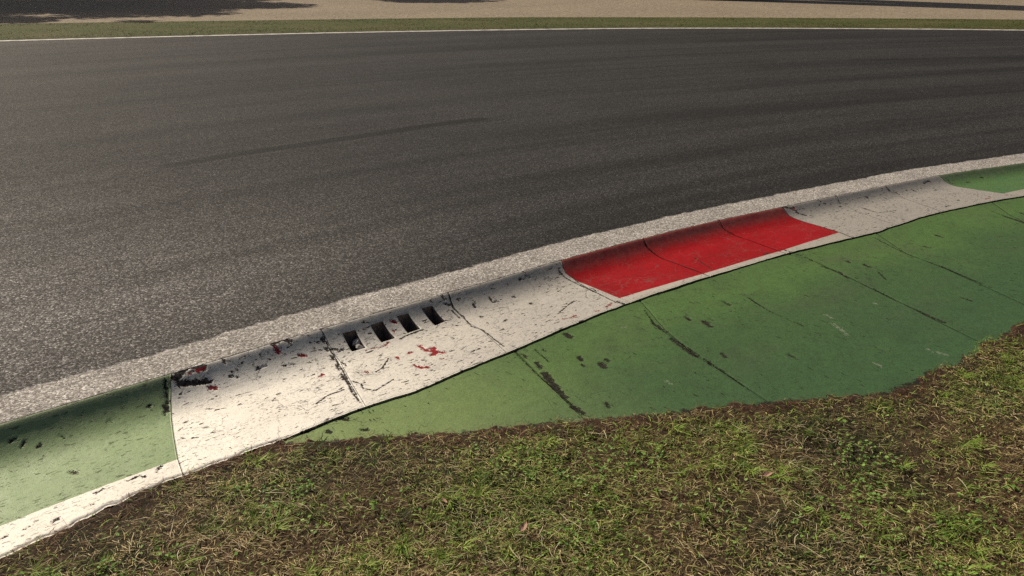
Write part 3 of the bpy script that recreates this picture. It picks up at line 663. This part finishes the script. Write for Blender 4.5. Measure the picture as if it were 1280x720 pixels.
tag(mesh_obj('clover', W.reshape(-1, 3), tri, M['clover'], smooth=False, attrs=dict(tint=np.repeat(c, 8, 0))), 'small round green clover leaves growing through the infield grass', 'clover', kind='stuff')
# a few fallen leaves
def dry_leaf(px, size, rot, label):
    p = gp([px], -.08)[0]; s, d = sd(p); z = float(zsoil(np.array([s]), np.array([d]), np.array([p[0]]), np.array([p[1]]))[0])+.03
    nu, nv = 9, 5; V = []
    for i in range(nu):
        t = i/(nu-1)*2-1; w = (1-t*t)**.7*.42*(1-.2*t)
        for j in range(nv):
            v = (j/(nv-1)*2-1)*w; V.append((t*size, v*size, size*(.25*t*t+.5*abs(v)+.05*math.sin(7*t+3*j))))
    V = np.array(V); top = V.copy(); bot = V.copy(); bot[:, 2] -= .0006; n_ = len(V)
    Ft = grid_faces(nu, nv); Fb = grid_faces(nu, nv, True)+n_; V = np.vstack([top, bot])
    col = np.tile(np.array([(.36, .22, .15)]), (2*n_, 1))
    o = mesh_obj('dry_leaf', V, np.vstack([Ft, Fb]), M['dry'], attrs=dict(tint=col)); o.location = (p[0], p[1], z); o.rotation_euler = (.2, -.15, rot)
    tag(o, label, 'leaf', 'dry leaves in the infield grass')
dry_leaf((959, 593), .018, .3, 'curled pale brown leaf on the grass near the right, below the wide apron')
dry_leaf((654, 662), .02, 1.2, 'curled pale brown leaf on the grass at bottom centre of the photo')
dry_leaf((555, 630), .013, 2.2, 'small pale brown leaf on the grass below the apron tip')

# ------------------------------------------------------------------ track, verge, gravel, ground
ts = np.concatenate([np.linspace(-45, -6, 40)[:-1], np.linspace(-6, 12, 180)[:-1], np.linspace(12, 52, 40)])
td = np.concatenate([[0, -.01, -.05], -np.linspace(.09, 8, 200), -np.linspace(8.1, 16, 50), -np.linspace(16.5, 26, 20)])
SS, DD = np.meshgrid(ts, td, indexing='ij'); P = xy(SS, DD); Z = np.zeros(SS.shape)-.0
V = np.concatenate([P, Z[..., None]], -1).reshape(-1, 3)
SK = [([(215, 207), (300, 192), (400, 178), (480, 166), (540, 156.5), (600, 149)], .075, 1.5), ([(1080, 75), (1280, 72)], .3, .6), ([(700, 92), (900, 84)], .3, .45), ([(0, 140), (120, 130), (240, 121)], .3, .6), ([(270, 252), (420, 228), (520, 214)], .2, .45), ([(720, 134), (800, 127)], .14, .5)]
sk = np.full(SS.shape, 0.0)
for p, w, a in SK:
    g = gp(p); q = np.stack(sd(g), 1); dd = pldist(SS, DD, q); sk = np.maximum(sk, a*(1-np.clip(dd/(w*1.6), 0, 1)))
lowi = np.arange(len(ts))*len(td); low = V[lowi].copy(); low[:, 2] = SKIRT; n0 = len(V)
Fc = np.vstack([grid_faces(len(ts), len(td)), np.stack([lowi[:-1], n0+np.arange(len(ts)-1), n0+1+np.arange(len(ts)-1), lowi[1:]], -1)])
sdv = np.stack([SS, DD, 0*DD], -1).reshape(-1, 3)
tr = mesh_obj('track', np.vstack([V, low]), Fc, M['asphalt'], smooth=False, attrs=dict(sd=np.vstack([sdv, sdv[lowi]]), skid=np.concatenate([sk.ravel(), sk.ravel()[lowi]])))
tag(tr, 'grey asphalt racing track with dark rubber streaks, sweeping past the kerb', 'track', kind='structure')

FAR = np.array([(-700, 74), (-300, 60), (0, 51), (200, 46), (400, 41.2), (640, 37), (800, 35.2), (950, 35.2), (1120, 36), (1280, 37.6), (1600, 43), (2100, 54)])
FG = gp(FAR); VG = gp(np.c_[FAR[:, 0], np.interp(FAR[:, 0], [-700, 0, 400, 640, 900, 1280, 2100], [55, 31.5, 26, 23, 23.2, 26, 41])])
def ext(P, L=24):
    a = P[0]-P[1]; b = P[-1]-P[-2]; return np.vstack([P[0]+a/np.linalg.norm(a)*L, P, P[-1]+b/np.linalg.norm(b)*L])
FG = ext(FG); VG = ext(VG)
def resample(P, n):
    L = np.r_[0, np.cumsum(np.linalg.norm(np.diff(P, axis=0), axis=1))]; t = np.linspace(0, L[-1], n)
    Q = np.stack([np.interp(t, L, P[:, 0]), np.interp(t, L, P[:, 1])], 1)
    for _ in range(12): Q[1:-1] = (Q[:-2]+2*Q[1:-1]+Q[2:])/4
    return Q
NR = 260; FQ = resample(FG, NR); VQ = resample(VG, NR)
def nrm(Q):
    t = np.gradient(Q, axis=0); t /= np.linalg.norm(t, axis=1)[:, None]; return np.stack([-t[:, 1], t[:, 0]], 1)
NQ = nrm(FQ)
def band(name, a, b, z, rows, mat, bumpz=0, seed=0):
    w = np.linspace(0, 1, rows); Pp = a[:, None]*(1-w)[None, :, None]+b[:, None]*w[None, :, None]
    zz = np.full(Pp.shape[:2], z)+bumpz*(fbm(Pp[..., 0]*2, Pp[..., 1]*2, seed)-.2)*np.sin(np.pi*w)[None]
    return mesh_obj(name, np.concatenate([Pp, zz[..., None]], -1).reshape(-1, 3), grid_faces(len(a), rows, True), mat, smooth=True)
ol = band('track_line', FQ-NQ*.14, FQ+NQ*.10, .004, 3, M['line']); tag(ol, 'thin worn white line along the far edge of the track', 'line', kind='structure')
vo = band('grass_verge', FQ+NQ*.09, VQ+NQ*.25, .010, 14, M['verge'], .05, 5); tag(vo, 'strip of mown grass between the far track edge and the gravel', 'verge', kind='structure')
GB = VQ+np.array([0, 1])*(55-VQ[:, 1:2])*1.0
gb = band('gravel_bed', VQ, GB, .007, 40, M['gravel']); tag(gb, 'pale sandy gravel bed beyond the far grass verge', 'gravel', kind='structure')
# turf of the verge
n = 90000; i = RNG.integers(0, NR, n); f = RNG.random(n); k = RNG.random(n); i = np.clip(i, 20, NR-21)
i2 = np.minimum(i+1, NR-1); a = FQ[i]*(1-f[:, None])+FQ[i2]*f[:, None]+NQ[i]*.14; b = VQ[i]*(1-f[:, None])+VQ[i2]*f[:, None]+NQ[i]*.12*(RNG.random((n, 1))-.3); p = a*(1-k[:, None])+b*k[:, None]
c = mixcol([(.06, .078, .016), (.078, .088, .02), (.05, .064, .014), (.11, .095, .04)], n)
dryp = sstep(.5, .65, fbm(p[:, 0]*.9, p[:, 1]*2.2, 91))[:, None]; c = c*(1-.6*dryp)+np.array([.15, .12, .06])*.6*dryp
blades('verge_grass', p[:, 0], p[:, 1], np.full(n, .012), RNG.uniform(.02, .055, n), RNG.uniform(.005, .010, n), RNG.uniform(.3, 1.2, n), c, M['grass'], 'short mown grass blades of the far verge strip', .6)
# ground to the horizon
ax = np.concatenate([-np.geomspace(60, 900, 14)[::-1], np.linspace(-55, 55, 56), np.geomspace(60, 900, 14)])
X, Y = np.meshgrid(ax, ax, indexing='ij'); s_, d_ = sd(np.stack([X, Y], -1)); Zg = np.where(d_ < -3, -.03, -.4)
go = mesh_obj('ground', np.stack([X, Y, Zg], -1).reshape(-1, 3), grid_faces(*X.shape), M['ground']); tag(go, 'open grassy ground around the track', 'ground', kind='structure')

# ------------------------------------------------------------------ sun and the trees whose shadows cross the gravel
SH = gp([(1040, 4), (1280, 12)]); SDIR = (SH[1]-SH[0])/np.linalg.norm(SH[1]-SH[0])      # shadows run this way
ELEV = R(41.5)
def tube(V, Fc, pts, rad, n=8):
    pts = np.array(pts); b = len(V)
    for k, (p, r) in enumerate(zip(pts, rad)):
        t = pts[min(k+1, len(pts)-1)]-pts[max(k-1, 0)]; t = t/np.linalg.norm(t); u = np.cross(t, (0.3, 1, .2)); u /= np.linalg.norm(u); v = np.cross(t, u)
        for j in range(n):
            a = 2*math.pi*j/n; V.append(p+r*(u*math.cos(a)+v*math.sin(a)))
        if k:
            for j in range(n): Fc.append((b+(k-1)*n+j, b+(k-1)*n+(j+1) % n, b+k*n+(j+1) % n, b+k*n+j))
def tree(base, height, crown_c, crown_r, seed, label, leaves=5200, trunks=1, trad=.16, clump=.4):
    rg = np.random.default_rng(seed); V = []; Fc = []
    root = bpy.data.objects.new('tree', None); COL.objects.link(root); root.location = (*base, 0); tag(root, label, 'tree', 'trees beyond the gravel bed')
    cc = np.array(crown_c); cr = np.array(crown_r)
    for tk in range(trunks):
        off = np.array([1.2*tk, 1.55*tk, 0]); top = cc+np.array([.5*tk, -.3*tk, cr[2]*.5])
        pts = [off*(1-t)+top*t+np.array([.12*math.sin(3*t+tk), .1*math.cos(4*t), 0])*min(1, 4*t) for t in np.linspace(0, 1, 12)]; pts[0][2] = -.3
        tube(V, Fc, pts, [trad*(1.1 if k == 0 else 1)*(1-.45*k/11)+.01 for k in range(12)], 10)
        st = pts
    cl = []
    for k in range(26 if leaves < 20000 else 60):
        d = rg.normal(size=3); d /= np.linalg.norm(d); d[2] = abs(d[2])*.9-.35*rg.random(); far_ = rg.uniform(.5, 1.3 if leaves > 20000 else 1.0); tip = cc+d*cr*far_; t0 = st[rg.integers(4, 10)]
        m = (t0+tip)/2+rg.normal(size=3)*.2; tube(V, Fc, [t0, m, tip], [.05, .03, .008], 5); cl.append((tip, clump*rg.uniform(.9, 2.1)*(1.5-.8*far_ if leaves > 20000 else 1))); cl.append((m, clump*rg.uniform(.8, 1.6)))
    mesh_obj('trunk', np.array(V), np.array(Fc), M['bark'], root)
    w = np.array([r**2 for _, r in cl]); w /= w.sum(); idx = rg.choice(len(cl), leaves, p=w); C = np.array([c for c, _ in cl])[idx]; Rr = np.array([r for _, r in cl])[idx]
    q = rg.normal(size=(leaves, 3)); q /= np.linalg.norm(q, axis=1)[:, None]; Pc = C+q*(Rr*rg.random(leaves)**.4)[:, None]*np.array([1.15, 1.15, .75])
    a = rg.normal(size=(leaves, 3)); a /= np.linalg.norm(a, axis=1)[:, None]; b_ = np.cross(a, rg.normal(size=(leaves, 3))); b_ /= np.linalg.norm(b_, axis=1)[:, None]
    sz = rg.uniform(.08, .20, leaves)[:, None]; VV = np.stack([Pc-a*sz, Pc+b_*sz*.5, Pc+a*sz, Pc-b_*sz*.5], 1).reshape(-1, 3)
    mesh_obj('crown', VV, np.arange(leaves*4).reshape(-1, 4), M['leaf'], root, smooth=False)
def base_for(shadow_xy, h):                                # a tree whose part at height h shades this spot
    return np.array(shadow_xy)-SDIR*h/math.tan(ELEV)
pA = gp([(80, 9)])[0]; pB = gp([(540, 0)])[0]
b1 = base_for(pA, 7.5); tree(b1, 9.5, (0, 0, 7.5), (5.2, 5.0, 1.7), 3, 'broad leafy tree beyond the gravel casting the wide shadow at the left', 60000, 1, .2, .75)
b2 = base_for(pB, 6); tree(b2, 7.5, (0, 0, 6), (1.3, 1.6, 1.2), 5, 'small leafy tree beyond the gravel casting the short shadow at top centre', 6500, 1, .12, .38)
b3 = gp([(890, -1)])[0]; tree(b3, 13, (.3, -.4, 12.5), (2.4, 2.4, 2.6), 9, 'tall twin trunked tree at the gravel casting the long stripe shadow at the right', 5000, 2, .8, .4)

sun = bpy.data.lights.new('sun', 'SUN'); so = bpy.data.objects.new('sun', sun); COL.objects.link(so)
sun.energy = 5.0; sun.angle = R(.5); sun.color = (1, .885, .715)
az = math.atan2(-SDIR[0], -SDIR[1])                        # bearing of the sun, clockwise from +Y
so.rotation_euler = (math.pi/2-ELEV, 0, -az+math.pi)
so.location = (-20, 20, 25)
W = bpy.data.worlds.new('World'); S.world = W; W.use_nodes = True; nt = W.node_tree
sky = nt.nodes.new('ShaderNodeTexSky'); sky.sky_type = 'NISHITA'; sky.sun_disc = False; sky.dust_density = 4; sky.ozone_density = .6; sky.sun_elevation = ELEV; sky.sun_rotation = az
bg = nt.nodes['Background']; nt.links.new(sky.outputs[0], bg.inputs[0]); bg.inputs[1].default_value = .05
S.view_settings.view_transform = 'Standard'; S.view_settings.look = 'None'; S.view_settings.exposure = 0; S.view_settings.gamma = 1
S.render.engine = 'CYCLES'; S.cycles.max_bounces = 5; S.cycles.use_denoising = False
print('SDIR', SDIR, 'az', math.degrees(az), 'RAD', RAD, 'CEN', CEN, 'dout', np.round(_ko, 2).tolist(), 'ao', np.round(_ao, 2).tolist())
for q in JT: print('J', np.round(q, 3).tolist())
